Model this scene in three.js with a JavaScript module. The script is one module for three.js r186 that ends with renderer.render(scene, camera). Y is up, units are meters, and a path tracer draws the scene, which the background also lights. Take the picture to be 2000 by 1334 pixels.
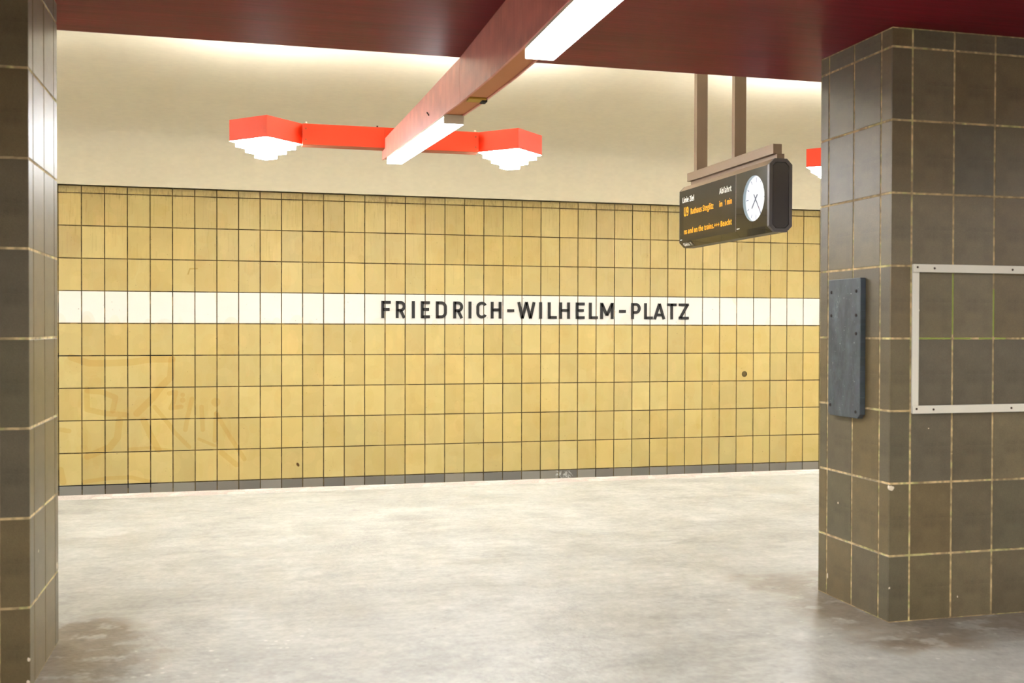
import * as THREE from 'three';
import { mergeGeometries } from 'three/addons/utils/BufferGeometryUtils.js';
import { RoundedBoxGeometry } from 'three/addons/geometries/RoundedBoxGeometry.js';
import { RectAreaLightUniformsLib } from 'three/addons/lights/RectAreaLightUniformsLib.js';

// ---------------------------------------------------------------- camera, light, exposure
RectAreaLightUniformsLib.init();
const scene = new THREE.Scene();
scene.background = new THREE.Color(0x000000);
const camera = new THREE.PerspectiveCamera(2 * Math.atan(667 / 2031.5) * 180 / Math.PI, 2000 / 1334, 0.05, 100);
camera.position.set(0, 1.4558, 0);
camera.rotation.order = 'YXZ';
camera.rotation.set(-0.01275, -0.25165, 0.0024);
camera.focus = 12.0; camera.userData.fStop = 4;
scene.add(camera);
const renderer = new THREE.WebGLRenderer({ antialias: true });
renderer.toneMapping = THREE.LinearToneMapping;
renderer.toneMappingExposure = 2.3;
renderer.shadowMap.enabled = true;

const LAMP = new THREE.Color(0.97, 1.0, 1.03);      // colour of every tube in the station
const TUBE_L = 25;        // radiance of the tube lights under the beams
const BOX_L = 55;         // radiance of the stepped box lamps, downwards
const UP_L = 80;          // radiance of the open tops of the box lamps

// ---------------------------------------------------------------- helpers
let seed = 12345;
const rnd = () => { seed = (seed * 1664525 + 1013904223) >>> 0; return seed / 4294967296; };
const rr = (a, b) => a + (b - a) * rnd();
const used = {};
function numbered(n) { if (!(n in used)) { used[n] = 0; return n; } used[n]++; return n + '_' + String(used[n]).padStart(3, '0'); }
function thing(name, label, category, pos = [0, 0, 0], group) {
  const o = new THREE.Group(); o.name = numbered(name); o.position.set(...pos);
  o.userData = { label, category }; if (group) o.userData.group = group;
  scene.add(o); return o;
}
function struct(name, label) {
  const o = new THREE.Group(); o.name = numbered(name); o.userData = { kind: 'structure', label };
  scene.add(o); return o;
}
function mesh(name, geo, mat, parent, pos, rot) {
  const m = new THREE.Mesh(geo, mat); m.name = name; m.castShadow = m.receiveShadow = true;
  if (pos) m.position.set(...pos); if (rot) m.rotation.set(...rot);
  parent.add(m); return m;
}
function box(x0, x1, y0, y1, z0, z1) {
  const g = new THREE.BoxGeometry(x1 - x0, y1 - y0, z1 - z0); g.translate((x0 + x1) / 2, (y0 + y1) / 2, (z0 + z1) / 2); return g;
}
// bevelled slab facing +z; back plane at z = 0, front at z = t
function slab(w, h, t, b) {
  const x = w / 2, y = h / 2, q = [], uv = [], idx = [];
  const ring = (X, Y, Z) => [[-X, -Y, Z], [X, -Y, Z], [X, Y, Z], [-X, Y, Z]];
  const A = ring(x, y, 0), B = ring(x, y, t - b), C = ring(x - b, y - b, t);
  const quad = (p0, p1, p2, p3) => { const s = q.length / 3; for (const p of [p0, p1, p2, p3]) { q.push(...p); uv.push(p[0], p[1]); } idx.push(s, s + 1, s + 2, s, s + 2, s + 3); };
  quad(C[0], C[1], C[2], C[3]);
  for (let i = 0; i < 4; i++) { const j = (i + 1) % 4; quad(B[i], B[j], C[j], C[i]); quad(A[i], A[j], B[j], B[i]); }
  const g = new THREE.BufferGeometry();
  g.setAttribute('position', new THREE.Float32BufferAttribute(q, 3));
  g.setAttribute('uv', new THREE.Float32BufferAttribute(uv, 2));
  g.setIndex(idx); g.computeVertexNormals(); return g;
}
// prism: polygon in (z, y), extruded along x from x0 to x1
function prismX(pts, x0, x1) {
  const s = new THREE.Shape(pts.map(p => new THREE.Vector2(-p[0], p[1])));
  const g = new THREE.ExtrudeGeometry(s, { depth: x1 - x0, bevelEnabled: false, steps: 1 });
  g.rotateY(Math.PI / 2); g.translate(x0, 0, 0); return g;   // local x (= -z) -> world -x... z
}
const noise2 = (() => {
  const h = (x, y) => { let n = (x * 374761393 + y * 668265263) | 0; n = Math.imul(n ^ (n >>> 13), 1274126177); return ((n ^ (n >>> 16)) >>> 0) / 4294967296; };
  return (x, y, px = 1e9, py = 1e9) => {
    const xi = Math.floor(x), yi = Math.floor(y), fx = x - xi, fy = y - yi;
    const u = fx * fx * (3 - 2 * fx), v = fy * fy * (3 - 2 * fy);
    const m = (a, b) => ((a % b) + b) % b;
    const a = h(m(xi, px), m(yi, py)), b = h(m(xi + 1, px), m(yi, py)), c = h(m(xi, px), m(yi + 1, py)), d = h(m(xi + 1, px), m(yi + 1, py));
    return a + (b - a) * u + (c - a) * v + (a - b - c + d) * u * v;
  };
})();
function dataTex(w, h, f, srgb) {
  const d = new Uint8Array(w * h * 4);
  for (let j = 0; j < h; j++) for (let i = 0; i < w; i++) {
    const c = f(i, j), k = (j * w + i) * 4;
    d[k] = Math.max(0, Math.min(255, c[0])); d[k + 1] = Math.max(0, Math.min(255, c[1])); d[k + 2] = Math.max(0, Math.min(255, c[2])); d[k + 3] = 255;
  }
  const t = new THREE.DataTexture(d, w, h, THREE.RGBAFormat); t.magFilter = THREE.LinearFilter; t.minFilter = THREE.LinearMipmapLinearFilter; t.generateMipmaps = true;
  t.wrapS = t.wrapT = THREE.RepeatWrapping; if (srgb) t.colorSpace = THREE.SRGBColorSpace; t.needsUpdate = true; return t;
}
function canvasTex(w, h, draw, srgb = true) {
  const c = document.createElement('canvas'); c.width = w; c.height = h; draw(c.getContext('2d'));
  const t = new THREE.CanvasTexture(c); if (srgb) t.colorSpace = THREE.SRGBColorSpace; t.magFilter = THREE.LinearFilter; return t;
}
const std = (o) => new THREE.MeshPhysicalMaterial(o);

// ---------------------------------------------------------------- measured frame of the place (metres)
const WALL_Z = -12.334, TW = 0.24013, TX0 = -1.7467, TY0 = 2.9393, TR = 0.36;   // far tiled wall
const EDGE_Z = -9.651, STRIP_Z = -9.397;                                       // platform edge
const CEIL_Y = 2.948, CEIL_Z = -5.648, MID_Z = -3.02;                          // low red ceiling, middle of platform
const mir = z => 2 * MID_Z - z;
const XA = -11, XB = 17;                                                       // ends of the modelled stretch
const COLF = -4.512, COLB = -5.167, COLW = 1.315, COLTOP = 2.940;
const RIGHT_X = 3.092, LEFT_X = -0.835 - COLW;
const LIP_Y = 3.02;

// ---------------------------------------------------------------- materials
const fineBump = dataTex(256, 256, (i, j) => { const v = 255 * (0.6 * noise2(i / 4, j / 4, 64, 64) + 0.4 * noise2(i / 1.6, j / 1.6, 160, 160)); return [v, v, v]; });
// platform floor: one map in metres over 16 m x 16 m, stains and specks included
const FX0 = -4, FZ0 = -11, FS = 16;
const floorMap = (() => {
  const N = 2048, specks = new Float32Array(N * N);
  const put = (x, z, r, v) => { const ci = (x - FX0) / FS * N, cj = (z - FZ0) / FS * N, R = r / FS * N; for (let j = Math.floor(cj - R - 1); j <= cj + R + 1; j++) for (let i = Math.floor(ci - R - 1); i <= ci + R + 1; i++) { if (i < 0 || j < 0 || i >= N || j >= N) continue; const q = Math.hypot(i - ci, j - cj) / R; if (q < 1) specks[j * N + i] = v; } };
  for (let k = 0; k < 70; k++) put(rr(-0.9, 0.3), rr(-5.1, -3.6), rr(0.004, 0.012), rr(18, 40));
  for (let k = 0; k < 110; k++) put(rr(2.3, 4.4), rr(-5.3, -3.9), rr(0.004, 0.010), rr(18, 36));
  for (let k = 0; k < 900; k++) put(rr(-4, 12), rr(-9.5, 3), rr(0.004, 0.012), rnd() < 0.55 ? rr(-26, -10) : rr(8, 22));
  const rect = (x, z, x0, x1, z0, z1) => Math.hypot(Math.max(x0 - x, 0, x - x1), Math.max(z0 - z, 0, z - z1));
  return dataTex(N, N, (i, j) => {
    const x = FX0 + i / N * FS, z = FZ0 + j / N * FS;
    const big = noise2(x * 0.9, z * 0.9), mid = noise2(x * 4.1 + 7, z * 4.1), fin = noise2(x * 19, z * 19), gr = noise2(x * 62, z * 62), sc = noise2(x * 7, z * 31 + 3);
    let v = 148 + 15 * (big - 0.5) + 15 * (mid - 0.5) + 14 * (fin - 0.5) + 16 * (gr - 0.5) + 12 * (sc - 0.5);
    // trodden-in dirt where the mop does not reach, round the column feet
    const d = Math.min(rect(x, z, RIGHT_X, RIGHT_X + COLW, COLB, COLF), rect(x, z, LEFT_X, LEFT_X + COLW, COLB, COLF));
    const lim = 0.20 + 0.22 * (noise2(x * 4.3 + 40, z * 4.3) - 0.35) + 0.10 * (mid - 0.5) + 0.10 * (fin - 0.5) + 0.06 * (gr - 0.5);
    let s = d < lim ? 1 : Math.max(0, 1 - (d - lim) / 0.22);
    s *= 0.72 + 0.42 * mid;
    const wn = noise2(x * 9 + 90, z * 14) * 0.75 + gr * 0.25; s *= 1 - 0.55 * Math.max(0, Math.min(1, (wn - 0.58) * 6));
    // scuffed darker patches
    const pt = noise2(x * 1.7 + 13, z * 3.3 + 5) * 0.7 + fin * 0.3; const p = pt > 0.66 ? Math.min(1, (pt - 0.66) * 9) : 0;
    v -= 10 * p; v += specks[j * N + i];
    return [v * (1 - 0.30 * s) + 2, v * (1 - 0.36 * s), v * (1 - 0.40 * s) - 8];
  }, true);
})();
floorMap.wrapS = floorMap.wrapT = THREE.MirroredRepeatWrapping;
const floorRough = dataTex(512, 512, (i, j) => { const v = 140 + 60 * noise2(i / 32, j / 32, 16, 16) + 40 * noise2(i / 6, j / 6, 85, 85); return [v, v, v]; });
floorRough.repeat.set(6, 6);
const M = {};
M.floor = std({ map: floorMap, roughness: 0.6, roughnessMap: floorRough, bumpMap: (() => { const t = fineBump.clone(); t.repeat.set(16, 16); return t; })(), bumpScale: 0.0012 });
M.concrete = std({ color: 0x6f6a62, roughness: 0.95 });
M.strip = std({
  roughness: 0.8, map: (() => {
    const t = dataTex(512, 128, (i, j) => { const a = noise2(i / 3, j / 3, 170, 42), b = noise2(i / 22, j / 10, 23, 12), w = noise2(i / 40 + j / 60, j / 90) > 0.72 ? 14 : 0; const v = 154 + 24 * (a - 0.5) + 18 * (b - 0.5) + w; return [v + 8, v - 4, v - 14]; }, true);
    return t;
  })(),
});
// far wall: one colour map over 10 m x 3.48 m of tiles
const WX0 = -2.3, WX1 = 7.7, WY0 = -0.42, WY1 = 3.06;
const PXM = 2048 / (WX1 - WX0), WPH = Math.round((WY1 - WY0) * PXM);
const wx = x => (x - WX0) * PXM, wy = y => (WY1 - y) * PXM;
const rowY = k => TY0 - k * TR;
const strokes = [
  [0.075, [-1.856, 1.124], [-1.676, 1.056], [-1.452, 1.055], [-1.226, 1.064], [-1.026, 1.097], [-0.796, 1.096]],
  [0.075, [-0.796, 1.096], [-0.811, 0.891], [-0.912, 0.786], [-0.998, 0.666], [-1.17, 0.488]],
  [0.06, [-1.697, 0.773], [-1.691, 0.542], [-1.495, 0.493], [-1.284, 0.475]],
  [0.06, [-1.69, 0.751], [-1.537, 0.734], [-1.396, 0.672], [-1.425, 0.522]],
  [0.075, [-1.355, 0.416], [-1.376, 0.221], [-1.454, 0.118], [-1.692, 0.019]],
  [0.07, [-1.099, 0.411], [-1.028, 0.243], [-0.942, 0.074]],
  [0.045, [-0.984, 0.56], [-0.84, 0.375], [-0.768, 0.267], [-0.609, 0.096]],
  [0.05, [-0.825, 0.709], [-0.753, 0.723], [-0.782, 0.602], [-0.811, 0.542], [-0.695, 0.555]],
  [0.05, [-0.579, 0.645], [-0.623, 0.462], [-0.652, 0.295]], [0.05, [-0.476, 0.552], [-0.462, 0.291]],
  [0.05, [-0.314, 0.472], [-0.33, 0.165]], [0.035, [-0.506, 0.185], [-0.33, 0.104]], [0.06, [-0.256, 0.025], [-0.093, -0.119]],
  [0.045, [-1.735, -0.263], [-1.455, -0.228], [-1.228, -0.228], [-1.029, -0.287]], [0.035, [-1.256, 0.09], [-1.028, 0.099], [-0.812, 0.063]],
  [0.05, [-1.968, 0.324], [-1.879, 0.307]], [0.07, [-1.97, -0.121], [-1.943, -0.256]], [0.05, [-0.314, 0.472], [-0.211, 0.285], [-0.003, -0.06]],
  [0.05, [-0.68, 0.692], [-0.68, 0.689]], [0.06, [-0.681, 0.631], [-0.68, 0.630]], [0.10, [-0.319, 0.603], [-0.318, 0.602]],
];
const wallMap = canvasTex(2048, WPH, (g) => {
  const col = (r, gg, b, k) => `rgb(${Math.round(r * k)},${Math.round(gg * k)},${Math.round(b * k)})`;
  for (let i = -4; i < 44; i++) for (let k = -1; k < 11; k++) {
    const x0 = TX0 + (i - 1) * TW, y1 = rowY(k), t = rr(0.955, 1.035), w = rr(-6, 6);
    g.fillStyle = k === 3 ? col(238, 234, 224, rr(0.985, 1.01)) : k >= 9 ? col(124 + w * 0.5, 119 + w * 0.3, 109, rr(0.88, 1.1)) : col(196, 174 + w * 0.4, 111 + w * 0.8, t);
    g.fillRect(wx(x0) - 1, wy(y1) - 1, TW * PXM + 2, TR * PXM + 2);
    if (k === 3 || k >= 9) continue;
    for (let q = 0; q < 7; q++) { g.fillStyle = `rgba(${rnd() < 0.5 ? '236,208,140' : '176,138,62'},${rr(0.02, 0.08)})`; g.beginPath(); g.ellipse(wx(x0 + rr(0, TW)), wy(y1 - rr(0, TR)), rr(4, 22), rr(6, 34), 0, 0, 7); g.fill(); }
  }
  // soot streaks running down from under the vault lip
  for (let q = 0; q < 1300; q++) { const x = rr(WX0, WX1), y = 3.03 - 0.85 * Math.pow(rnd(), 1.5), l = rr(0.03, 0.34) * (y > 2.9 ? 1 : 0.8); g.fillStyle = `rgba(92,70,22,${rr(0.02, 0.07)})`; g.fillRect(wx(x), wy(y), rr(0.5, 3), l * PXM); }
  for (let q = 0; q < 200; q++) { const x = rr(WX0, WX1), n = Math.floor(rr(5, 24)); for (let s = 0; s < n; s++) { g.fillStyle = `rgba(64,46,16,${rr(0.03, 0.09)})`; g.fillRect(wx(x + rr(-0.1, 0.1)), wy(rr(2.945, 3.03)), rr(0.5, 3), rr(2, 14)); } }
  for (let q = 0; q < 500; q++) { g.fillStyle = `rgba(70,52,20,${rr(0.15, 0.5)})`; g.fillRect(wx(rr(WX0, WX1)), wy(rr(-0.3, 2.95)), rr(0.6, 1.8), rr(0.6, 1.8)); }
  // washed-off spray paint
  g.lineCap = 'round'; g.lineJoin = 'round';
  for (const [w, ...p] of strokes) { g.strokeStyle = 'rgba(172,122,36,0.22)'; g.lineWidth = w * PXM; g.beginPath(); p.forEach((q, n) => n ? g.lineTo(wx(q[0]), wy(q[1])) : g.moveTo(wx(q[0]), wy(q[1]))); g.stroke(); }
  g.strokeStyle = 'rgba(150,118,40,0.5)'; g.lineWidth = 3; g.beginPath(); g.moveTo(wx(-0.62), wy(2.06)); g.lineTo(wx(-0.60), wy(2.12)); g.lineTo(wx(-0.52), wy(2.125)); g.stroke();
  g.fillStyle = 'rgba(70,44,16,0.9)'; g.beginPath(); g.ellipse(wx(0.60), wy(-0.14), 3, 5, -0.5, 0, 7); g.fill();
  // scratches on one plinth tile
  for (let q = 0; q < 60; q++) { g.strokeStyle = `rgba(205,205,196,${rr(0.3, 0.8)})`; g.lineWidth = rr(0.8, 2); const x = rr(3.74, 3.93), y = rr(-0.40, -0.32); g.beginPath(); g.moveTo(wx(x), wy(y)); g.lineTo(wx(x + rr(-0.03, 0.03)), wy(y + rr(-0.04, 0.04))); g.stroke(); }
});
wallMap.wrapS = wallMap.wrapT = THREE.MirroredRepeatWrapping;
const groutMap = canvasTex(2048, WPH, (g) => {
  g.fillStyle = 'rgb(88,74,42)'; g.fillRect(0, 0, 2048, WPH);
  for (let q = 0; q < 9000; q++) { g.fillStyle = rnd() < 0.55 ? `rgba(140,116,64,${rr(0.1, 0.5)})` : `rgba(40,32,18,${rr(0.1, 0.5)})`; g.fillRect(rr(0, 2048), rr(0, WPH), rr(2, 26), rr(2, 26)); }
  for (let q = 0; q < 300; q++) { g.fillStyle = `rgba(176,142,92,${rr(0.2, 0.6)})`; g.fillRect(rr(0, 2048), wy(rr(1.52, 1.83)), rr(4, 20), rr(4, 20)); }
  // paint left in the joints where the spray paint was
  g.lineCap = 'butt'; for (const [w, ...p] of strokes) { g.strokeStyle = 'rgba(14,11,8,0.92)'; g.lineWidth = w * 1.25 * PXM; g.beginPath(); p.forEach((q, n) => n ? g.lineTo(wx(q[0]), wy(q[1])) : g.moveTo(wx(q[0]), wy(q[1]))); g.stroke(); }
  g.fillStyle = 'rgba(14,11,8,0.92)'; g.fillRect(wx(-2.05), wy(1.17), 0.22 * PXM, 12); g.fillRect(wx(-2.0), wy(-0.27), 1.05 * PXM, 16);
});
groutMap.wrapS = groutMap.wrapT = THREE.MirroredRepeatWrapping;
const tileBump = fineBump.clone(); tileBump.repeat.set(60, 24);
M.wallTile = std({ map: wallMap, roughness: 0.38, specularIntensity: 0.7, bumpMap: tileBump, bumpScale: 0.0003 });
M.wallGrout = std({ map: groutMap, roughness: 0.95 });
M.hole = std({ color: 0x1a1410, roughness: 0.95 });
M.vault = std({
  roughness: 0.92, map: (() => {
    const t = dataTex(1024, 512, (i, j) => {
      const a = noise2(i / 40, j / 40, 26, 13), b = noise2(i / 7, j / 7, 146, 73), c = noise2(i / 90, j / 14, 11, 36);
      const v = 1 + 0.010 * (a - 0.5) + 0.02 * (b - 0.5) + 0.012 * (c - 0.5); return [230 * v, 221 * v, 196 * v];
    }, true); return t;
  })(),
});
const ceilBump = dataTex(512, 512, (i, j) => { const v = 255 * (0.55 * noise2(i / 60, j / 5, 9, 102) + 0.3 * noise2(i / 22, j / 2.4, 23, 213) + 0.15 * noise2(i / 120, j / 30, 4, 17)); return [v, v, v]; });
const ceilMap = dataTex(512, 512, (i, j) => { const n = noise2(i / 90, j / 6, 6, 85), m = noise2(i / 60, j / 60, 9, 9), f = noise2(i / 3, j / 3, 170, 170); const v = 1 + 0.12 * (n - 0.5) + 0.12 * (m - 0.5) + 0.06 * (f - 0.5); return [108 * v, 19 * v, 32 * v]; }, true);
M.ceiling = std({ map: ceilMap, roughness: 0.36, ior: 1.15, bumpMap: ceilBump, bumpScale: 0.0004 });
M.ceilEdge = std({ color: 0x7d2624, roughness: 0.6 });
const redGrain = dataTex(256, 256, (i, j) => { const n = noise2(i / 3, j / 40, 85, 6), m = noise2(i / 30, j / 30, 9, 9), f = noise2(i / 2.2, j / 2.2, 116, 116); const v = 1 + 0.06 * (n - 0.5) + 0.12 * (m - 0.5) + 0.04 * (f - 0.5); return [218 * v, 134 * v + 6 * (n - 0.5), 120 * v + 6 * (n - 0.5)]; }, true);
M.beam = std({ map: redGrain, roughness: 0.42 });
M.beamBottom = std({ color: 0xc47a48, roughness: 0.7, bumpMap: fineBump, bumpScale: 0.0006 });
M.wood = std({ color: 0xc39a3c, roughness: 0.8 });
M.dark = std({ color: 0x231a16, roughness: 0.8 });
M.red = std({ color: 0xe8401c, roughness: 0.45 });
M.redEdge = std({ color: 0x9c5230, roughness: 0.7 });
M.whiteMetal = std({ color: 0xe2dcc8, roughness: 0.55 });
M.liner = std({ color: 0xf2f0ea, roughness: 0.6 });
M.tubeGlow = std({ color: 0xffffff, emissive: LAMP, emissiveIntensity: 9, roughness: 0.5 });
M.boxGlow = std({ color: 0xffffff, emissive: LAMP, emissiveIntensity: 31, roughness: 0.5 });
M.colGrout = std({
  roughness: 0.95, map: dataTex(512, 512, (i, j) => { const a = noise2(i / 9, j / 9, 56, 56), b = noise2(i / 60, j / 60, 8, 8), c = noise2(i / 25 + 4, j / 25, 20, 20); const v = 0.72 + 0.34 * a + 0.25 * (b - 0.5); return [205 * v, 180 * v + (c > 0.72 ? 12 : 0), 134 * v]; }, true),
});
M.colTile = [];
{
  const speck = dataTex(256, 256, (i, j) => { const f = noise2(i / 1.5, j / 1.5, 170, 170), m = noise2(i / 20, j / 20, 12, 12), n = noise2(i / 64, j / 64, 4, 4); const v = 232 + 26 * (f - 0.5) + 22 * (m - 0.5) + 20 * (n - 0.5); return [v, v, v]; }, true);
  speck.repeat.set(2.2, 2.2);
  const bump = fineBump.clone(); bump.repeat.set(8, 8);
  for (const c of [0x736648, 0x766646, 0x6d6149, 0x7a6d51, 0x6a604c, 0x756443, 0x696049])
    M.colTile.push(std({ color: c, map: speck, roughness: 0.40, ior: 1.52, bumpMap: bump, bumpScale: 0.0006 }));
}
M.chip = std({ color: 0xe6d8c0, roughness: 0.9 });
M.frame = std({ color: 0xe4dfd0, roughness: 0.6, bumpMap: fineBump, bumpScale: 0.0004 });
M.screw = std({ color: 0x4a3524, roughness: 0.6, metalness: 0.5 });
M.letter = std({ color: 0x1d1815, roughness: 0.55 });

// ---------------------------------------------------------------- floor, track trench, platform edge
function planeUV(g, f) { const p = g.attributes.position, u = g.attributes.uv; for (let i = 0; i < p.count; i++) { const [a, b] = f(p.getX(i), p.getY(i), p.getZ(i)); u.setXY(i, a, b); } return g; }
{
  const s = struct('floor', 'pale worn platform floor with scuffs and dirt');
  mesh('floor_slab', planeUV(box(XA, XB, -0.35, 0, STRIP_Z, mir(STRIP_Z)), (x, y, z) => [(x - FX0) / FS, (z - FZ0) / FS]), M.floor, s);
  mesh('platform_side', box(XA, XB, -1.05, -0.35, EDGE_Z + 0.12, mir(EDGE_Z) - 0.12), M.concrete, s);
  const t = struct('trim_1', 'pale stone strip along the platform edge');
  mesh('edge_strip', planeUV(box(XA, XB, -0.16, 0.0, EDGE_Z, STRIP_Z), (x, y, z) => [x * 0.9, z * 2]), M.strip, t);
  const t2 = struct('trim_2', 'pale stone strip along the platform edge behind');
  mesh('edge_strip', planeUV(box(XA, XB, -0.16, 0.0, mir(STRIP_Z), mir(EDGE_Z)), (x, y, z) => [x * 0.9, z * 2]), M.strip, t2);
  const b = struct('track_bed', 'dark track bed below the platform edge');
  mesh('bed', box(XA, XB, -1.25, -1.05, WALL_Z - 0.3, mir(WALL_Z) + 0.3), M.concrete, b);
}

// ---------------------------------------------------------------- tiled wall across the track
const GAP = 0.0105;
function tileUV(g, cx, cy) { const p = g.attributes.position, u = g.attributes.uv; for (let i = 0; i < p.count; i++) u.setXY(i, (p.getX(i) + cx - WX0) / (WX1 - WX0), (p.getY(i) + cy - WY0) / (WY1 - WY0)); return g; }
function wallTileGeo(i, k) {
  const x0 = TX0 + (i - 1) * TW + GAP / 2, x1 = TX0 + i * TW - GAP / 2;
  let y1 = rowY(k) - GAP / 2, y0 = rowY(k + 1) + GAP / 2;
  if (k === -1) y1 = 3.017;
  const g = slab(x1 - x0, y1 - y0, 0.008, 0.0025);
  return { g: tileUV(g, (x0 + x1) / 2, (y0 + y1) / 2), c: [(x0 + x1) / 2, (y0 + y1) / 2] };
}
{
  const w = struct('wall_back', 'yellow tiled wall across the track with a white band');
  const grout = box(XA, XB, -1.05, 3.016, WALL_Z - 0.3, WALL_Z - 0.0075);
  // opening for the round hole is only in the tile and the grout in front of a dark pocket
  mesh('grout', planeUV(grout, (x, y) => [(x - WX0) / (WX1 - WX0), (y - WY0) / (WY1 - WY0)]), M.wallGrout, w);
  const rest = [];
  const HI = 34, HK = 5;
  for (let i = -36; i <= 77; i++) for (let k = -1; k <= 9; k++) {
    const { g, c } = wallTileGeo(i, k);
    const seen = i >= 0 && i <= 38;
    if (!seen || (i > 37 && k >= 0 && k !== 3 && k < 9)) { g.translate(c[0], c[1], WALL_Z - 0.008); rest.push(g); continue; }
    const name = k === 3 ? 'white_tile' : k === 9 ? 'plinth_tile' : k === -1 ? 'cut_tile' : 'tile';
    if (i === HI && k === HK) {
      // tile with a drilled hole
      const W = TW - GAP, H = TR - GAP, s = new THREE.Shape([[-W / 2, -H / 2], [W / 2, -H / 2], [W / 2, H / 2], [-W / 2, H / 2]].map(p => new THREE.Vector2(...p)));
      const hx = 6.291 - c[0], hy = 0.868 - c[1];
      const hole = new THREE.Path(); hole.absarc(hx, hy, 0.038, 0, Math.PI * 2, true); s.holes.push(hole);
      const tg = tileUV(new THREE.ExtrudeGeometry(s, { depth: 0.03, bevelEnabled: false, curveSegments: 20 }), c[0], c[1]);
      const t = mesh(name, tg, M.wallTile, w, [c[0], c[1], WALL_Z - 0.030]);
      const tube = new THREE.LatheGeometry([[0, 0], [0.037, 0.0], [0.037, 0.022], [0.0385, 0.022]].map(p => new THREE.Vector2(...p)), 20); tube.rotateX(Math.PI / 2);
      mesh('hole', tube, M.hole, t, [hx, hy, 0.0055]);
      continue;
    }
    mesh(name, g, M.wallTile, w, [c[0], c[1], WALL_Z - 0.008], [rr(-0.0025, 0.0025), rr(-0.0025, 0.0025), 0]);
  }
  const r = mesh('more_tiles', mergeGeometries(rest), M.wallTile, w); r.userData.kind = 'stuff';
  // the wall behind the viewer, of the same tiles
  const w2 = struct('wall_front', 'yellow tiled wall across the other track, behind the viewer');
  mesh('grout', planeUV(box(XA, XB, -1.05, 3.016, mir(WALL_Z) + 0.0075, mir(WALL_Z) + 0.3), (x, y) => [(x - WX0) / (WX1 - WX0), (y - WY0) / (WY1 - WY0)]), M.wallGrout, w2);
  const back = [];
  for (let i = -36; i <= 77; i++) for (let k = -1; k <= 9; k++) { const { g, c } = wallTileGeo(i, k); g.rotateY(Math.PI); g.translate(c[0], c[1], mir(WALL_Z) + 0.008); back.push(g); }
  const r2 = mesh('more_tiles', mergeGeometries(back), M.wallTile, w2); r2.userData.kind = 'stuff';
}

// ---------------------------------------------------------------- vault over the tracks, low ceiling, end walls
function vaultGeo(flip) {
  const zl = WALL_Z + 0.09;
  const curve = new THREE.CatmullRomCurve3([[zl, LIP_Y], [zl + 0.01, 3.25], [zl + 0.03, 3.42], [zl + 0.13, 3.58], [zl + 0.50, 3.75], [zl + 1.3, 3.92], [zl + 2.4, 4.03], [CEIL_Z - 1.2, 4.06], [CEIL_Z + 0.6, 4.06]].map(p => new THREE.Vector3(0, p[1], p[0])), false, 'centripetal');
  const pts = curve.getPoints(70).map(p => [p.z, p.y]);
  // the lip is thin plaster standing off the tiles, with a dark hollow behind it
  const out = [...pts, [CEIL_Z + 0.6, 4.25], [WALL_Z - 0.3, 4.25], [WALL_Z - 0.3, 3.018], [WALL_Z - 0.27, 3.018], [WALL_Z - 0.27, 3.26], [zl - 0.014, 3.26], [zl - 0.014, LIP_Y]];
  const pp = flip ? out.map(p => [mir(p[0]), p[1]]) : out;
  return prismX(pp, XA, XB);
}
function scaleUV(g, a, b) { const u = g.attributes.uv; for (let i = 0; i < u.count; i++) u.setXY(i, u.getX(i) * a, u.getY(i) * b); return g; }
{
  const c = struct('ceiling', 'low dark red ceiling over the platform and cream vaults over the tracks');
  const low = planeUV(box(XA, XB, CEIL_Y, CEIL_Y + 0.02, CEIL_Z, mir(CEIL_Z)), (x, y, z) => [x / 2.6, z / 1.3]);
  mesh('red_soffit', low, M.ceiling, c);
  mesh('soffit_fascia', box(XA, XB, CEIL_Y + 0.02, 4.1, CEIL_Z + 0.02, CEIL_Z + 0.12), M.vault, c);
  mesh('soffit_fascia', box(XA, XB, CEIL_Y + 0.02, 4.1, mir(CEIL_Z) - 0.12, mir(CEIL_Z) - 0.02), M.vault, c);
  for (const f of [false, true]) mesh('vault', scaleUV(vaultGeo(f), 0.3, 0.3), M.vault, c);
  mesh('upper_slab', box(XA, XB, 4.1, 4.25, CEIL_Z + 0.6, mir(CEIL_Z) - 0.6), M.concrete, c);
  const l = struct('wall_left', 'cream end wall of the station'); mesh('plaster', box(XA - 0.2, XA, -1.25, 4.3, WALL_Z - 0.3, mir(WALL_Z) + 0.3), M.vault, l);
  const r = struct('wall_right', 'cream end wall of the station'); mesh('plaster', box(XB, XB + 0.2, -1.25, 4.3, WALL_Z - 0.3, mir(WALL_Z) + 0.3), M.vault, r);
}

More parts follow.
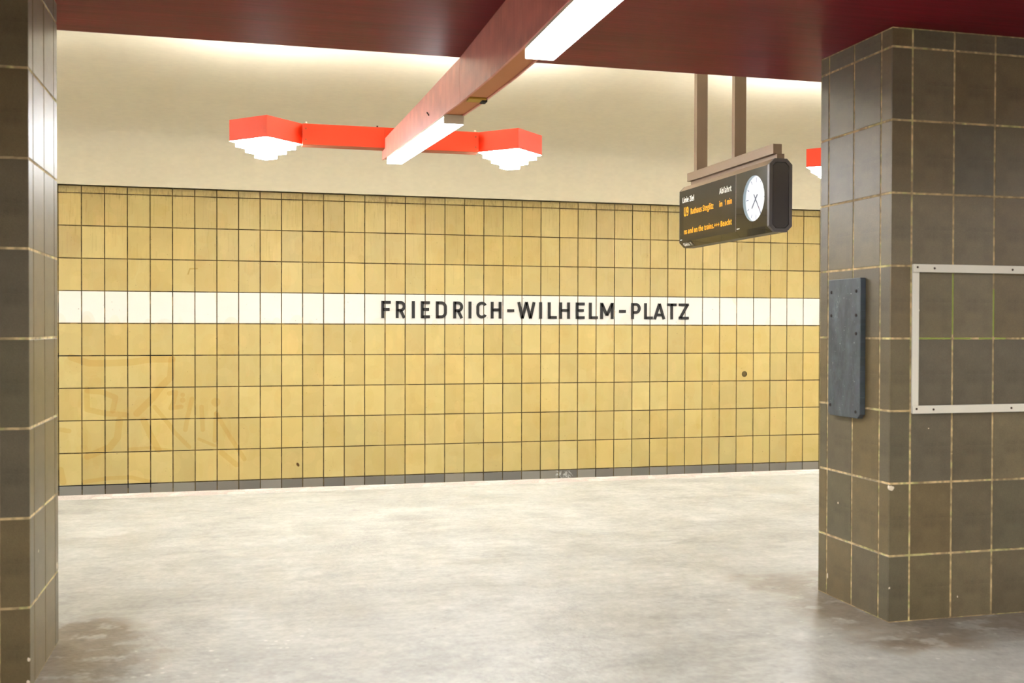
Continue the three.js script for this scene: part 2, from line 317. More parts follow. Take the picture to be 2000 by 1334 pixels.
// ---------------------------------------------------------------- tiled columns
const CG = 0.0105, CT = 0.009;
const geoCache = {};
function colTileGeo(w, h) { const k = w.toFixed(4) + '|' + h.toFixed(4); return geoCache[k] || (geoCache[k] = slab(w, h, CT, 0.0014)); }
const colRows = [0.004]; for (let k = 7; k >= 0; k--) colRows.push(2.8498 - k * 0.36); colRows.push(COLTOP);
const frontCuts = [0.115, 0.355, 0.595, 0.835, 1.075, COLW], sideCuts = [0.093, 0.333, 0.573, COLF - COLB];
function column(x0, label, seenSide) {
  const o = thing('tiled_column', label, 'column', [x0 + COLW / 2, 0, (COLF + COLB) / 2]);
  const hx = COLW / 2, hz = (COLF - COLB) / 2;
  mesh('core', planeUV(box(-hx + 0.0020, hx - 0.0020, 0, COLTOP + 0.006, -hz + 0.0020, hz - 0.0020), (x, y, z) => [(x + z) * 1.2, y * 1.2]), M.colGrout, o);
  const hidden = [];
  // faces: [origin of the run, direction angle, cuts, is it in view]
  const faces = [
    { cuts: frontCuts, at: s => [-hx + s, hz - CT], rot: 0, vis: true, rev: false },
    { cuts: frontCuts, at: s => [-hx + s, -hz + CT], rot: Math.PI, vis: false },
    { cuts: sideCuts, at: s => [-hx + CT, hz - s], rot: -Math.PI / 2, vis: seenSide === 'left', side: true },
    { cuts: sideCuts, at: s => [hx - CT, hz - s], rot: Math.PI / 2, vis: seenSide === 'right', side: true },
  ];
  for (const f of faces) {
    let a = 0;
    const cuts = (!f.side && seenSide === 'right') ? frontCuts.map((c, n) => n === 5 ? COLW : COLW - frontCuts[4 - n]) : f.cuts;
    cuts.forEach((b, n) => {
      const L = cuts[cuts.length - 1];
      const s0 = n === 0 ? (f.side ? CT * 1.02 : 0) : a + CG / 2, s1 = n === cuts.length - 1 ? (f.side ? L - CT * 1.02 : L) : b - CG / 2;
      for (let k = 0; k < colRows.length - 1; k++) {
        const y0 = colRows[k] + (k ? CG / 2 : 0), y1 = colRows[k + 1] - (k < colRows.length - 2 ? CG / 2 : 0);
        const p = f.at((s0 + s1) / 2), g = colTileGeo(s1 - s0, y1 - y0);
        if (f.vis) mesh('tile', g, M.colTile[Math.floor(rnd() * M.colTile.length)], o, [p[0], (y0 + y1) / 2, p[1]], [0, f.rot + rr(-0.0015, 0.0015), 0]);
        else { const c = g.clone(); c.rotateY(f.rot); c.translate(p[0], (y0 + y1) / 2, p[1]); hidden.push(c); }
      }
      a = b;
    });
  }
  const h = mesh('more_tiles', mergeGeometries(hidden), M.colTile[0], o); h.userData.kind = 'stuff';
  return o;
}
const colR = column(RIGHT_X, 'brown tiled column with the white frame and the dark plate on it', 'left');
const colL = column(LEFT_X, 'brown tiled column cut off by the left edge of the picture', 'right');
// knocked-off glaze
function chip(parent, x, y, z, sx, sy, sz) { const g = new THREE.IcosahedronGeometry(1, 1); const p = g.attributes.position; for (let i = 0; i < p.count; i++) { const k = 0.75 + 0.4 * noise2(p.getX(i) * 2.3 + x * 31, p.getY(i) * 2.3 + p.getZ(i) * 1.7 + y * 17); p.setXYZ(i, p.getX(i) * k, p.getY(i) * k, p.getZ(i) * k); } g.scale(sx, sy, sz); g.computeVertexNormals(); const m = mesh('chip', g, M.chip, parent, [x, y, z]); return m; }
{
  const hx = COLW / 2, hz = (COLF - COLB) / 2;
  chip(colR, -hx + 0.010, 0.668, hz - 0.001, 0.017, 0.014, 0.004); chip(colR, -hx + 0.001, 0.670, hz - 0.008, 0.003, 0.013, 0.010);
  chip(colR, -hx + 0.004, 0.172, hz - 0.002, 0.005, 0.009, 0.003); chip(colR, -hx + 0.0005, 0.105, hz - 0.56, 0.0015, 0.018, 0.006);
  chip(colR, -hx + 0.0005, 0.52, hz - 0.46, 0.0015, 0.006, 0.006); chip(colR, -hx + 0.395, 0.105, hz, 0.003, 0.006, 0.0012);
  chip(colR, -hx + 0.16, 1.55, hz, 0.004, 0.004, 0.001); chip(colR, -hx + 0.22, 0.96, hz, 0.004, 0.003, 0.001);
  chip(colL, hx - 0.006, 0.12, hz - 0.001, 0.007, 0.010, 0.003); chip(colL, hx - 0.008, 0.005 + 0.02, hz - 0.001, 0.008, 0.016, 0.003);
  chip(colL, hx - 0.0005, 0.52, hz - 0.18, 0.0015, 0.008, 0.007); chip(colL, hx - 0.0005, 0.36, hz - 0.62, 0.0015, 0.02, 0.012);
}

// green paint left in a few joints inside the white frame
{
  const hx = COLW / 2, hz = (COLF - COLB) / 2, gp = std({ color: 0x93a04e, roughness: 0.9 });
  const tr = (x0, x1, y0, y1) => mesh('paint_trace', box(-hx + x0, -hx + x1, y0, y1, hz - 0.0022, hz - 0.0014), gp, colR);
  tr(0.351, 0.359, 1.43, 1.735); tr(0.591, 0.599, 1.42, 1.66); tr(0.16, 0.345, 1.406, 1.4135); tr(0.365, 0.46, 1.406, 1.4135); tr(0.51, 0.585, 1.406, 1.4135); tr(0.605, 0.67, 1.406, 1.4135);
}

// ---------------------------------------------------------------- things on the right column
{
  const o = thing('metal_plate', 'dark blue grey scratched plate screwed to the side of the right column', 'plate', [RIGHT_X, 0.997, (-4.728 - 5.022) / 2]);
  const w = 0.294, h = 0.72;
  const s = new THREE.Shape([[-w / 2 + 0.012, 0], [w / 2 - 0.02, 0], [w / 2, 0.02], [w / 2, h - 0.004], [w / 2 - 0.004, h], [-w / 2 + 0.004, h], [-w / 2, h - 0.004], [-w / 2, 0.012]].map(p => new THREE.Vector2(...p)));
  const g = new THREE.ExtrudeGeometry(s, { depth: 0.026, bevelEnabled: true, bevelSize: 0.003, bevelThickness: 0.003, bevelSegments: 2 });
  const tex = canvasTex(512, 1024, (c) => {
    c.fillStyle = 'rgb(72,80,86)'; c.fillRect(0, 0, 512, 1024);
    for (let q = 0; q < 700; q++) { c.fillStyle = rnd() < 0.5 ? `rgba(104,114,122,${rr(0.03, 0.10)})` : `rgba(44,48,52,${rr(0.03, 0.12)})`; c.beginPath(); c.ellipse(rr(0, 512), rr(0, 1024), rr(4, 60), rr(6, 120), rr(-0.4, 0.4), 0, 7); c.fill(); }
    for (let q = 0; q < 46; q++) { c.strokeStyle = `rgba(170,182,186,${rr(0.12, 0.4)})`; c.lineWidth = rr(1, 2.4); let x = rr(20, 490), y = rr(60, 960); c.beginPath(); c.moveTo(x, y); for (let s = 0; s < 6; s++) { x += rr(-34, 34); y += rr(-40, 60); c.lineTo(x, y); } c.stroke(); }
    for (let q = 0; q < 60; q++) { c.fillStyle = `rgba(215,222,222,${rr(0.3, 0.9)})`; c.beginPath(); c.ellipse(rr(10, 500), rr(10, 1010), rr(1, 4), rr(1, 4), 0, 0, 7); c.fill(); }
  });
  tex.wrapS = tex.wrapT = THREE.RepeatWrapping;
  planeUV(g, (x, y) => [(x + w / 2) / w, y / h]);
  const mt = std({ map: tex, roughness: 0.45, metalness: 0.1 });
  mesh('plate', g, mt, o, [-0.003, 0, 0], [0, -Math.PI / 2, 0]);
  for (const [a, b] of [[-0.122, 0.655], [0.112, 0.655], [-0.122, 0.53], [0.112, 0.53], [0.112, 0.435], [-0.128, 0.05], [0.112, 0.03]]) {
    const sg = new THREE.CylinderGeometry(0.008, 0.009, 0.004, 12); sg.rotateZ(Math.PI / 2); mesh('screw', sg, M.dark, o, [-0.0325, b, a]);
  }
}
{
  const FXL = 3.207, FXR = 4.235, FY0 = 1.036, FY1 = 1.779, sw = 0.04, t = 0.010;
  const o = thing('poster_frame', 'empty white frame of flat strips screwed to the right column', 'frame', [(FXL + FXR) / 2, FY0, COLF]);
  const W = FXR - FXL, H = FY1 - FY0;
  const strip = (w, h, x, y, z) => mesh('strip', new RoundedBoxGeometry(w, h, t, 2, 0.002), M.frame, o, [x, y, z]);
  const tz = t / 2 + 0.0005;
  strip(W, sw, 0, H - sw / 2, tz + t * 0.9); strip(W, sw, 0, sw / 2, tz + t * 0.9);
  strip(sw - 0.003, H - 0.004, -W / 2 + sw / 2, H / 2, tz); strip(sw - 0.003, H - 0.004, W / 2 - sw / 2, H / 2, tz);
  for (const y of [H - sw / 2, sw / 2]) for (const x of [-W / 2 + 0.021, -W / 2 + 0.118, -W / 2 + 0.575, W / 2 - 0.118, W / 2 - 0.021]) {
    const g = new THREE.CylinderGeometry(0.005, 0.006, 0.003, 12); g.rotateX(Math.PI / 2); mesh('screw', g, M.screw, o, [x, y + (Math.abs(x) > W / 2 - 0.05 ? 0.004 : 0), tz + t * 1.4 + 0.0012]);
  }
}

// ---------------------------------------------------------------- station name on the white band
{
  const cap = 0.203, sw = 0.034, D = 0.014, yb = 1.574;
  const o = thing('station_name', 'raised dark letters FRIEDRICH-WILHELM-PLATZ on the white tile band', 'lettering', [1.57, yb, WALL_Z]);
  const bar = (x0, y0, x1, y1) => { const dx = x1 - x0, dy = y1 - y0, L = Math.hypot(dx, dy); const g = new THREE.BoxGeometry(L, sw, D); g.rotateZ(Math.atan2(dy, dx)); g.translate((x0 + x1) / 2, (y0 + y1) / 2, 0); return g; };
  const arc = (cx, cy, rx, ry, a0, a1) => {   // centre line ellipse arc as a swept bar
    const n = 18, s = new THREE.Shape(); const P = (a, k) => new THREE.Vector2(cx + (rx + k) * Math.cos(a), cy + (ry + k) * Math.sin(a));
    for (let i = 0; i <= n; i++) { const p = P(a0 + (a1 - a0) * i / n, sw / 2); i ? s.lineTo(p.x, p.y) : s.moveTo(p.x, p.y); }
    for (let i = n; i >= 0; i--) { const p = P(a0 + (a1 - a0) * i / n, -sw / 2); s.lineTo(p.x, p.y); }
    const g = new THREE.ExtrudeGeometry(s, { depth: D, bevelEnabled: false }); g.translate(0, 0, -D / 2); return g;
  };
  const H = cap, h = sw / 2, PI = Math.PI;
  const bowl = (w, y0, y1, x0) => { const r = (y1 - y0) / 2, cx = w - h - r * 0.9; return [bar(x0, y0, cx, y0), bar(x0, y1, cx, y1), arc(cx, (y0 + y1) / 2, r * 0.9, r, -PI / 2, PI / 2)]; };
  const G = {
    F: w => [bar(h, 0, h, H), bar(h, H - h, w, H - h), bar(h, H * 0.50, w * 0.88, H * 0.50)],
    R: w => [bar(h, 0, h, H), ...bowl(w, H * 0.46, H - h, h), bar(w * 0.50, H * 0.46, w - sw * 0.48, sw * 0.02)],
    I: w => [bar(w / 2, 0, w / 2, H)],
    E: w => [bar(h, 0, h, H), bar(h, H - h, w, H - h), bar(h, H * 0.52, w * 0.9, H * 0.52), bar(h, h, w, h)],
    D: w => { const r = w * 0.52; return [bar(h, 0, h, H), bar(h, h, w - r, h), bar(h, H - h, w - r, H - h), arc(w - r, H - r, r - h, r - h, 0, PI / 2), arc(w - r, r, r - h, r - h, -PI / 2, 0), bar(w - h, r, w - h, H - r)]; },
    C: w => { const r = w / 2 - h; return [arc(w / 2, H - w / 2, r, r, 0.45, PI), arc(w / 2, w / 2, r, r, PI, 2 * PI - 0.45), bar(h, w / 2, h, H - w / 2)]; },
    H: w => [bar(h, 0, h, H), bar(w - h, 0, w - h, H), bar(h, H * 0.52, w - h, H * 0.52)],
    '-': w => [bar(0, H * 0.48, w, H * 0.48)],
    W: w => [bar(h * 0.9, H, w * 0.27, sw * 0.1), bar(w * 0.27, sw * 0.1, w * 0.5, H), bar(w * 0.5, H, w * 0.73, sw * 0.1), bar(w * 0.73, sw * 0.1, w - h * 0.9, H)],
    L: w => [bar(h, 0, h, H), bar(h, h, w, h)],
    M: w => [bar(h, 0, h, H), bar(w - h, 0, w - h, H), bar(h * 1.1, H - h * 0.6, w / 2, H * 0.22), bar(w - h * 1.1, H - h * 0.6, w / 2, H * 0.22)],
    P: w => [bar(h, 0, h, H), ...bowl(w, H * 0.42, H - h, h)],
    A: w => [bar(h * 0.9, 0, w / 2, H - 0.006), bar(w - h * 0.9, 0, w / 2, H - 0.006), bar(w * 0.25, H * 0.27, w * 0.75, H * 0.27)],
    T: w => [bar(w / 2, 0, w / 2, H), bar(0, H - h, w, H - h)],
    Z: w => [bar(0, H - h, w, H - h), bar(0, h, w, h), bar(h * 1.1, h, w - h * 1.1, H - h)],
  };
  const T = [['F', 1.57, 1.681], ['R', 1.741, 1.858], ['I', 1.935, 1.967], ['E', 2.042, 2.152], ['D', 2.224, 2.358], ['R', 2.437, 2.557], ['I', 2.626, 2.660], ['C', 2.723, 2.855], ['H', 2.902, 3.035], ['-', 3.109, 3.195], ['W', 3.238, 3.463], ['I', 3.516, 3.550], ['L', 3.626, 3.739], ['H', 3.774, 3.91], ['E', 3.987, 4.102], ['L', 4.16, 4.275], ['M', 4.309, 4.483], ['-', 4.56, 4.646], ['P', 4.72, 4.845], ['L', 4.895, 5.01], ['A', 5.021, 5.178], ['T', 5.205, 5.332], ['Z', 5.367, 5.502]];
  for (const [c, a, b] of T) {
    const gs = G[c](b - a).map(g => { const n = g.index ? g.toNonIndexed() : g; for (const k of Object.keys(n.attributes)) if (!['position', 'normal', 'uv'].includes(k)) n.deleteAttribute(k); return n; });
    mesh(c === '-' ? 'hyphen' : 'letter', mergeGeometries(gs), M.letter, o, [a - 1.57, 0, D / 2 + 0.0015]);
  }
}

// ---------------------------------------------------------------- light beams, tube lights, arms and box lamps
function rectLight(w, h, L, pos, target) {
  const l = new THREE.RectAreaLight(LAMP, L, w, h); l.position.set(...pos); l.lookAt(...target); return l;
}
const BX0 = 1.151, BX1 = 1.279, BC = (BX0 + BX1) / 2;
function half(f) { return [f, f.map(p => [mir(p[0]), p[1]]).reverse()]; }
function boomParts(o, T, B) {          // T, B: top and bottom edge in (z, y), from far to near
  const w = (BX1 - BX0) / 2, uvs = g => planeUV(g, (x, y, z) => [z * 1.5, y * 1.5]);
  const side = [...T, ...B.slice().reverse()];
  mesh('side_panel', uvs(prismX(side, -w, -w + 0.012)), M.beam, o);
  mesh('side_panel', uvs(prismX(side, w - 0.012, w)), M.beam, o);
  // underside board, a little up inside the two side panels
  const up = B.map(p => [p[0], p[1] + 0.006]), up2 = B.map(p => [p[0], p[1] + 0.022]);
  mesh('underside_board', prismX([...up2, ...up.reverse()], -w + 0.016, w - 0.012), M.beamBottom, o);
  const tp = T.map(p => [p[0], p[1] - 0.015]);
  mesh('top_board', prismX([...T, ...tp.reverse()], -w + 0.012, w - 0.012), M.beamBottom, o);
  return w;
}
const ZS = -5.652;                        // joint between ceiling boom and outrigger
function ceilingBoom(dx, label, group) {
  const o = thing('ceiling_boom', label, 'boom', [dx + BC, 0, MID_Z], group);
  const sym = a => [...a.map(p => [p[0] - MID_Z, p[1]]), ...a.slice().reverse().map(p => [MID_Z - p[0], p[1]])];
  const w = boomParts(o, sym([[ZS + 0.002, CEIL_Y - 0.0005]]), sym([[ZS + 0.002, 2.700], [-4.9, 2.668], [-4.3, 2.656]]));
  // bare wood where a piece of the underside is missing
  mesh('wood_block', box(-w + 0.02, w - 0.014, 2.688, 2.698, -5.565 - MID_Z, -5.485 - MID_Z), M.wood, o);
  mesh('clip', box(w - 0.034, w - 0.006, 2.680, 2.696, -5.56 - MID_Z, -5.50 - MID_Z), M.dark, o);
  return o;
}
function outrigger(dx, rear, label, group) {
  const o = thing('outrigger_boom', label, 'boom', [dx + BC, 0, rear ? mir(-7.3) : -7.3], group);
  const f = a => rear ? a.map(p => [-(p[0] + 7.3), p[1]]) : a.map(p => [p[0] + 7.3, p[1]]);
  const w = boomParts(o, f([[-8.99, 3.066], [-7.04, 2.994], [-6.2, 2.966], [ZS - 0.001, CEIL_Y - 0.0005]]), f([[-8.99, 2.904], [-8.72, 2.888], [-6.18, 2.732], [ZS - 0.001, 2.700]]));
  const s = rear ? 1 : -1;
  mesh('end_board', box(-w + 0.012, w - 0.012, 2.92, 3.05, s * 1.68 - 0.008, s * 1.68 + 0.008), M.beam, o);
  mesh('hub_block', box(-w + 0.001, w - 0.001, 3.03, 3.15, s * 1.57 - 0.064, s * 1.57 + 0.064), M.red, o);
  const nail = new THREE.CylinderGeometry(0.004, 0.004, 0.03, 8); nail.rotateZ(Math.PI / 2 - 0.5); nail.rotateY(0.9);
  if (!rear) mesh('nail', nail, M.dark, o, [-w - 0.008, 2.832, 0.67]);
  return o;
}
function tubeLight(dx, zc, yTop, len, tilt, label, group) {
  const o = thing('tube_light', label, 'lamp', [dx + BC, yTop, zc], group);
  o.rotation.x = tilt;
  const w = (BX1 - BX0) - 0.006;
  mesh('housing', box(-w / 2, w / 2, -0.016, 0, -len / 2, len / 2), M.whiteMetal, o);
  mesh('diffuser', box(-w / 2, w / 2, -0.056, -0.017, -len / 2 + 0.006, len / 2 - 0.006), M.tubeGlow, o);
  for (const s of [-1, 1]) mesh('end_cap', box(-w / 2, w / 2, -0.055, -0.001, s * len / 2 - (s > 0 ? 0 : 0.004), s * len / 2 + (s > 0 ? 0.004 : 0)), M.whiteMetal, o);
  const l = new THREE.RectAreaLight(LAMP, TUBE_L, w * 0.96, len * 0.98); l.name = 'tube_area_light'; l.position.set(0, -0.060, 0); l.rotation.x = -Math.PI / 2; o.add(l);
  return o;
}
const AZ = -8.87, LH = 0.293, LY0 = 2.985, LY1 = 3.16;
function lampArm(dx, side, z, label, group) {
  const xa = side < 0 ? 0.4665 : BX1, xb = side < 0 ? BX0 : 1.9625;
  const o = thing('lamp_arm', label, 'arm', [dx + (xa + xb) / 2, 2.974, z], group);
  const L = xb - xa - 0.002;
  mesh('casing', box(-L / 2, L / 2, 0.006, 0.176, -0.064, 0.064), M.red, o);
  mesh('underside_board', box(-L / 2, L / 2, 0, 0.0055, -0.062, 0.062), M.redEdge, o);
  const e = side < 0 ? -1 : 1;
  for (const y of [0.045, 0.135]) for (const f of [1, -1]) { const g = new THREE.CylinderGeometry(0.007, 0.007, 0.004, 10); g.rotateX(Math.PI / 2); mesh('screw', g, M.redEdge, o, [e * (L / 2 - 0.026), y, f * 0.0655]); }
  const pin = new THREE.CylinderGeometry(0.007, 0.007, 0.018, 8); mesh('bolt', pin, M.dark, o, [-e * (L / 2 - 0.06), 0.184, 0.03]);
  const knob = new THREE.SphereGeometry(0.010, 10, 8); mesh('cap_nut', knob, M.whiteMetal, o, [e * (L / 2 - 0.03), 0.183, 0.055]);
  return o;
}
function boxLamp(x, z, label, group) {
  const o = thing('box_lamp', label, 'lamp', [x, LY0 - 0.128, z], group);
  const b = 0.128, S = LH * Math.SQRT2, t = 0.010, h = LY1 - LY0;
  for (let k = 0; k < 4; k++) { const g = box(-S / 2, S / 2 - t, b + 0.002, b + h, S / 2 - t, S / 2); g.rotateY(Math.PI / 4 + k * Math.PI / 2); mesh('side_panel', g, M.red, o); const n = box(-S / 2 + t + 0.003, S / 2 - t - 0.003, b + 0.028, b + h - 0.004, S / 2 - t - 0.0025, S / 2 - t - 0.0005); n.rotateY(Math.PI / 4 + k * Math.PI / 2); mesh('liner', n, M.liner, o); }
  const sq = (s, y0, y1) => { const g = box(-s / 2, s / 2, y0, y1, -s / 2, s / 2); g.rotateY(Math.PI / 4); return g; };
  mesh('bottom_plate', sq(S * 0.985, b - 0.002, b + 0.006), M.boxGlow, o);
  mesh('reflector', sq(S - 2 * t - 0.004, b + 0.010, b + 0.016), M.whiteMetal, o);
  mesh('upper_diffuser', sq(S - 2 * t - 0.03, b + 0.018, b + 0.026), M.boxGlow, o);
  [[0.83, b - 0.002, b - 0.044], [0.565, b - 0.044, b - 0.086], [0.31, b - 0.086, 0]].forEach(([k, y1, y0]) => mesh('diffuser_step', sq(S * k, y0, y1 - 0.0004), M.boxGlow, o));
  const p = new THREE.RectAreaLight(LAMP, BOX_L, S * 0.565, S * 0.565); p.name = 'lower_light'; p.position.set(0, -0.004, 0); p.rotation.set(-Math.PI / 2, 0, Math.PI / 4); o.add(p);
  const u = new THREE.RectAreaLight(LAMP, UP_L, S - 2 * t - 0.04, S - 2 * t - 0.04); u.name = 'upper_light'; u.position.set(0, b + 0.030, 0); u.rotation.set(Math.PI / 2, 0, Math.PI / 4); o.add(u);
  return o;
}
const where = ['beyond the left column', 'in the middle', 'behind the right column', 'beyond the right column'];
const tilt = Math.atan2(0.151, 2.56);
[-1, 0, 1, 2].forEach((k, n) => {
  const dx = k * 5.275, gl = where[n];
  ceilingBoom(dx, k === 0 ? 'dark red boom fixed under the red ceiling above the near tube light' : 'red ceiling boom ' + gl, 'ceiling booms');
  tubeLight(dx, MID_Z, 2.6545, 2.50, 0, k === 0 ? 'long tube light under the red ceiling, cut by the top edge' : 'ceiling tube light ' + gl, 'tube lights');
  for (const f of [0, 1]) {
    const m = z => f ? mir(z) : z, rear = f ? ', behind the viewer' : '';
    if (f && (k < 0 || k > 1)) continue;
    outrigger(dx, f, k === 0 && !f ? 'dusty pinkish red boom reaching out from the ceiling edge to the lamps' : 'red outrigger boom ' + gl + rear, 'outrigger booms');
    tubeLight(dx, m(-7.42), 2.8095, 2.56, f ? -tilt : tilt, k === 0 && !f ? 'tube light at the outer end of the red beam, between the two box lamps' : 'outer tube light ' + gl + rear, 'tube lights');
    for (const s of [-1, 1]) {
      const sd = s < 0 ? 'left' : 'right';
      lampArm(dx, s, m(AZ), k === 0 && !f ? `orange red arm joining the beam to the ${sd} box lamp` : `orange red ${sd} lamp arm ${gl}${rear}`, 'lamp arms');
      boxLamp(dx + (s < 0 ? 0.173 : 2.257), m(AZ), k === 0 && !f ? (s < 0 ? 'red diamond box lamp with stepped white diffuser, leftmost' : 'red diamond box lamp with stepped white diffuser, right of the beam') : k === 1 && s < 0 && !f ? 'red box lamp peeking out beside the right column' : `red box lamp, ${sd} one of its pair, ${gl}${rear}`, 'box lamps');
    }
  }
});

// ---------------------------------------------------------------- train display with clock
{
  const FX = 3.765, ZN = -7.0, ZF = -8.642, YT = 2.675, YB = 2.224;
  const o = thing('train_display', 'hanging black train display with amber text and white clock', 'display', [FX + 0.0935, 2.176, (ZN + ZF) / 2]);
  const yo = 2.176, xo = FX + 0.0935, zo = (ZN + ZF) / 2, L = ZN - ZF;
  const shell = std({ color: 0x8a7767, roughness: 0.5, metalness: 0.35 });
  const dark = std({ color: 0x34302e, roughness: 0.42, metalness: 0.2 });
  const black = std({ color: 0x1c1a1a, roughness: 0.35 });
  const glossy = std({ color: 0x1b1816, roughness: 0.16, clearcoat: 0.4 });
  const hw = 0.0935, ch = 0.044, y0 = YB - yo, y1 = YT - yo;
  // body section in (x, y), extruded along z
  const oct = (d) => { const X = hw - d, yb = y0 - 0.047 + d, yt = y1 + 0.046 - d, c = Math.max(0.004, ch - 0.586 * d); return [[-X, yb + c], [-X + c, yb], [X - c, yb], [X, yb + c], [X, yt - c], [X - c, yt], [-X + c, yt], [-X, yt - c]]; };
  const prismZ = (pts, z0, z1, hole) => { const s = new THREE.Shape(pts.map(p => new THREE.Vector2(...p))); if (hole) s.holes.push(new THREE.Path(hole.map(p => new THREE.Vector2(...p)))); const g = new THREE.ExtrudeGeometry(s, { depth: z1 - z0, bevelEnabled: false }); g.translate(0, 0, z0); return g; };
  mesh('body', prismZ(oct(0.030), -L / 2 + 0.02, L / 2 - 0.02), dark, o);
  // top covers and bottom covers (sloped), left and right
  const cover = (pts, z0, z1, name, m) => mesh(name, prismZ(pts, z0, z1), m, o);
  const zdiv = -7.542 - zo;
  for (const [a, b] of [[-L / 2 + 0.004, zdiv - 0.0015], [zdiv + 0.0015, L / 2 - 0.03]]) {
    cover([[-hw, y1], [-hw + ch, y1 + 0.046], [hw - ch, y1 + 0.046], [hw, y1], [hw - 0.006, y1 - 0.004], [hw - ch, y1 + 0.038], [-hw + ch, y1 + 0.038], [-hw + 0.006, y1 - 0.004]], a, b, 'top_cover', shell);
    cover([[-hw, y0], [-hw + ch, y0 - 0.047], [-hw + ch, y0 - 0.040], [-hw + 0.007, y0]], a, b, 'sloped_cover', glossy);
    cover([[hw, y0], [hw - ch, y0 - 0.047], [hw - ch, y0 - 0.040], [hw - 0.007, y0]], a, b, 'sloped_cover', glossy);
  }
  mesh('bottom_cover', box(-hw + ch, hw - ch, y0 - 0.047, y0 - 0.040, -L / 2 + 0.004, L / 2 - 0.03), dark, o);
  // end caps: raised octagonal rim with a sunk panel
  for (const s of [-1, 1]) {
    const z0 = s > 0 ? L / 2 - 0.03 : -L / 2 - 0.0, z1 = s > 0 ? L / 2 : -L / 2 + 0.004;
    mesh('end_rim', prismZ(oct(-0.001), z0, z1, oct(0.026)), std({ color: 0x5a5658, roughness: 0.38, metalness: 0.3 }), o);
    if (s > 0) { mesh('end_panel', prismZ(oct(0.0295), L / 2 - 0.024, L / 2 - 0.002), std({ color: 0x444042, roughness: 0.45, metalness: 0.2 }), o); mesh('end_recess', prismZ(oct(0.0265), L / 2 - 0.030, L / 2 - 0.0245), black, o); }
  }
  // the two faces: text panel and clock panel, on both sides of the body
  const PW = zdiv - 0.0015 - (-L / 2 + 0.004), PH = y1 - y0, PXPM = 900;
  const cw = Math.round(PW * PXPM), chh = Math.round(PH * PXPM), zl = -L / 2 + 0.004 + zo;
  const tx = z => (z - zl) * PXPM, ty = y => (YT - y) * PXPM;
  const fit = (c, s, za, zb, yb, hcap) => { c.save(); c.font = 'bold 100px sans-serif'; const w = c.measureText(s).width; c.translate(tx(za), ty(yb)); c.scale((zb - za) * PXPM / w, hcap * PXPM / 72); c.fillText(s, 0, 0); c.restore(); };
  const amber = (c) => {
    fit(c, 'U9', -8.551, -8.447, 2.446, 0.080); fit(c, 'Rathaus Steglitz', -8.409, -7.948, 2.452, 0.050);
    fit(c, 'in', -7.843, -7.778, 2.452, 0.046); fit(c, '1 min', -7.742, -7.611, 2.455, 0.046);
    fit(c, 'ns and on the trains.+++ Beacht', -8.545, -7.612, 2.288, 0.046);
  };
  const mapT = canvasTex(cw, chh, (c) => {
    c.fillStyle = 'rgb(34,31,27)'; c.fillRect(0, 0, cw, chh);
    c.fillStyle = 'rgb(48,41,29)'; c.fillRect(tx(-8.560), ty(2.552), tx(-7.60) - tx(-8.560), ty(2.262) - ty(2.552));
    for (let q = 0; q < 40; q++) { c.fillStyle = `rgba(120,110,90,${rr(0.02, 0.08)})`; c.fillRect(rr(0, cw), rr(chh * 0.3, chh), rr(1, 3), rr(10, 60)); }
    c.fillStyle = 'rgb(240,238,230)'; fit(c, 'Linie', -8.582, -8.447, 2.568, 0.047); fit(c, 'Ziel', -8.428, -8.330, 2.566, 0.047); fit(c, 'Abfahrt', -7.840, -7.620, 2.556, 0.047);
    c.fillRect(tx(-8.628), ty(2.247), tx(-8.585) - tx(-8.628), 6);
    
  });
  const mapE = canvasTex(cw, chh, (c) => { c.fillStyle = '#000'; c.fillRect(0, 0, cw, chh); c.fillStyle = 'rgb(255,166,4)'; amber(c); });
  const textMat = std({ map: mapT, emissive: 0xffffff, emissiveMap: mapE, emissiveIntensity: 0.75, roughness: 0.22 });
  const mapC = canvasTex(512, 512, (c) => {
    c.fillStyle = 'rgb(250,252,255)'; c.fillRect(0, 0, 512, 512); c.translate(256, 256);
    c.fillStyle = 'rgb(96,104,140)';
    for (let k = 0; k < 12; k++) { c.save(); c.rotate(k * Math.PI / 6); const l = k % 3 ? 44 : 58; c.fillRect(-6, -238, 12, l); c.restore(); }
  });
  const clockMat = std({ map: mapC, emissive: 0xffffff, color: 0x707070, emissiveMap: mapC, emissiveIntensity: 0.37, roughness: 0.4 });
  const rim = std({ color: 0xb4c6d0, roughness: 0.4 });
  const hand = std({ color: 0x3a4058, roughness: 0.5 });
  for (const s of [-1, 1]) {
    const ry = s * Math.PI / 2, px = s * hw;
    const pg = new THREE.BoxGeometry(PW, PH, 0.006);
    planeUV(pg, (x, y) => [x / PW + 0.5, y / PH + 0.5]);
    mesh('text_panel', pg, textMat, o, [px - s * 0.003, (y0 + y1) / 2, -L / 2 + 0.004 + PW / 2], [0, ry, 0]);
    // clock panel with round opening
    const CWd = L / 2 - 0.03 - (zdiv + 0.0015), zc = (zdiv + 0.0015 + L / 2 - 0.03) / 2, cz = -7.250 - zo - zc, cy = 2.452 - yo - (y0 + y1) / 2, R = 0.174;
    const sh = new THREE.Shape([[-CWd / 2, -PH / 2], [CWd / 2, -PH / 2], [CWd / 2, PH / 2], [-CWd / 2, PH / 2]].map(p => new THREE.Vector2(...p)));
    const lx = s < 0 ? cz : -cz;
    const hp = new THREE.Path(); hp.absarc(lx, cy, R, 0, Math.PI * 2, true); sh.holes.push(hp);
    const cg = new THREE.ExtrudeGeometry(sh, { depth: 0.006, bevelEnabled: false, curveSegments: 64 });
    const panel = mesh('clock_panel', cg, glossy, o, [px - s * 0.006, (y0 + y1) / 2, zc], [0, ry, 0]);
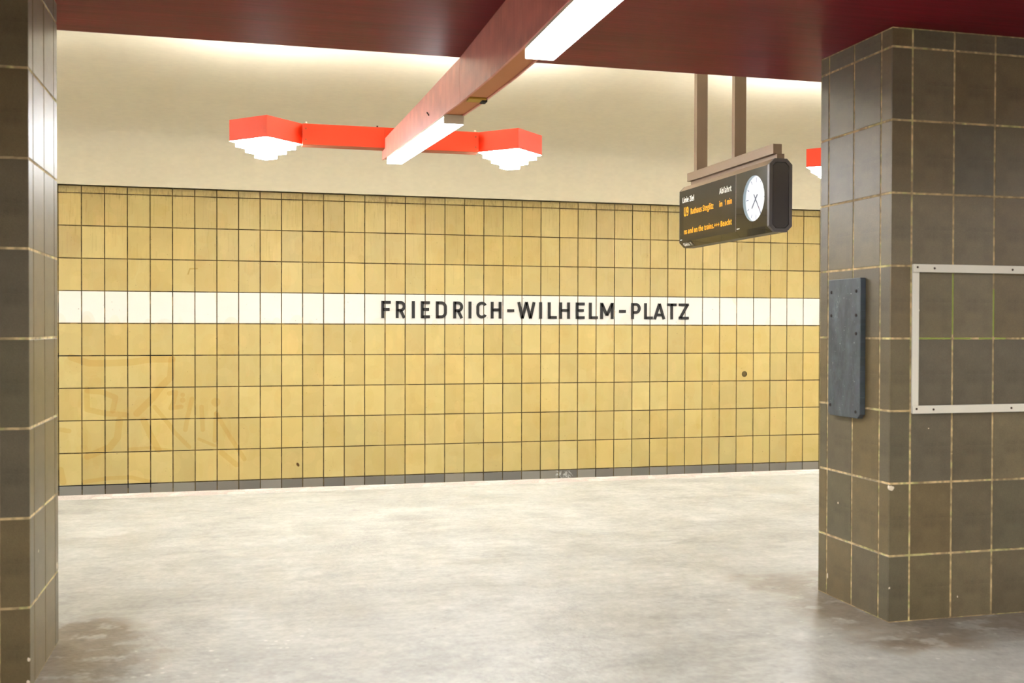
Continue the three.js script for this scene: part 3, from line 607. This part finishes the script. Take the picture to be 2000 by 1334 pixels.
    const ring = new THREE.CylinderGeometry(R, R, 0.024, 64, 1, true); ring.rotateX(Math.PI / 2); mesh('clock_rim', ring, Object.assign(rim.clone(), { side: THREE.DoubleSide }), panel, [lx, cy, -0.007]);
    const disc = new THREE.CircleGeometry(R, 64); mesh('clock_face', disc, clockMat, panel, [lx, cy, -0.018]);
    const hd = (a, r0, r1, w, z) => { const g = new THREE.BoxGeometry(w, r1 + r0, 0.0015); g.translate(0, (r1 - r0) / 2, 0); g.rotateZ(-a); mesh('clock_hand', g, hand, panel, [lx, cy, z]); };
    hd(7.4 / 12 * 2 * Math.PI, 0.040, 0.095, 0.011, -0.013); hd(24 / 60 * 2 * Math.PI, 0.044, 0.155, 0.009, -0.010);
    // pale joint between the two panels and the small white mark under the clock
    mesh('joint_strip', box(px - 0.0008, px + 0.0008, y0, y1, zdiv - 0.0015, zdiv + 0.0015), std({ color: 0xa89a90, roughness: 0.5 }), o);
    mesh('mark', box(px + s * 0.0003 - 0.0003, px + s * 0.0003 + 0.0003, 2.238 - yo, 2.245 - yo, -7.524 - zo, -7.476 - zo), M.frame, o);
    // platform number lettered on the sloped cover
    const gm = canvasTex(256, 80, (c) => { c.fillStyle = 'rgb(42,38,34)'; c.fillRect(0, 0, 256, 80); c.fillStyle = 'rgb(240,238,230)'; c.font = 'bold 66px sans-serif'; c.save(); const w = c.measureText('Gleis').width; c.translate(6, 62); c.scale(150 / w, 1); c.fillText('Gleis', 0, 0); c.restore(); c.fillText('1', 190, 62); });
    const gl = new THREE.PlaneGeometry(0.20, 0.054); const slope = Math.atan2(0.044, 0.047);
    const n = new THREE.Group();
    const pm = mesh('platform_number', gl, std({ map: gm, roughness: 0.3 }), o, [s * (hw - ch / 2 + 0.0011), y0 - 0.0235 - 0.0009, -8.50 - zo]);
    pm.rotation.order = 'YXZ'; pm.rotation.set(slope, ry, 0);
  }
  // hanger: neck, rail and two posts up to the vault
  mesh('neck', box(-0.030, 0.030, y1 + 0.044, 2.757 - yo, -L / 2 + 0.10, L / 2 - 0.004), shell, o);
  mesh('rail', box(-0.0635, 0.0065 + 0.0, 2.756 - yo, 2.828 - yo, -L / 2 + 0.095, L / 2), shell, o);
  for (const [z0, z1] of [[-8.406, -8.348], [-7.678, -7.629]]) mesh('post', box(-0.0635, 0.0365, 2.827 - yo, 4.02 - yo, z0 - zo, z1 - zo), shell, o);
}
renderer.render(scene, camera);
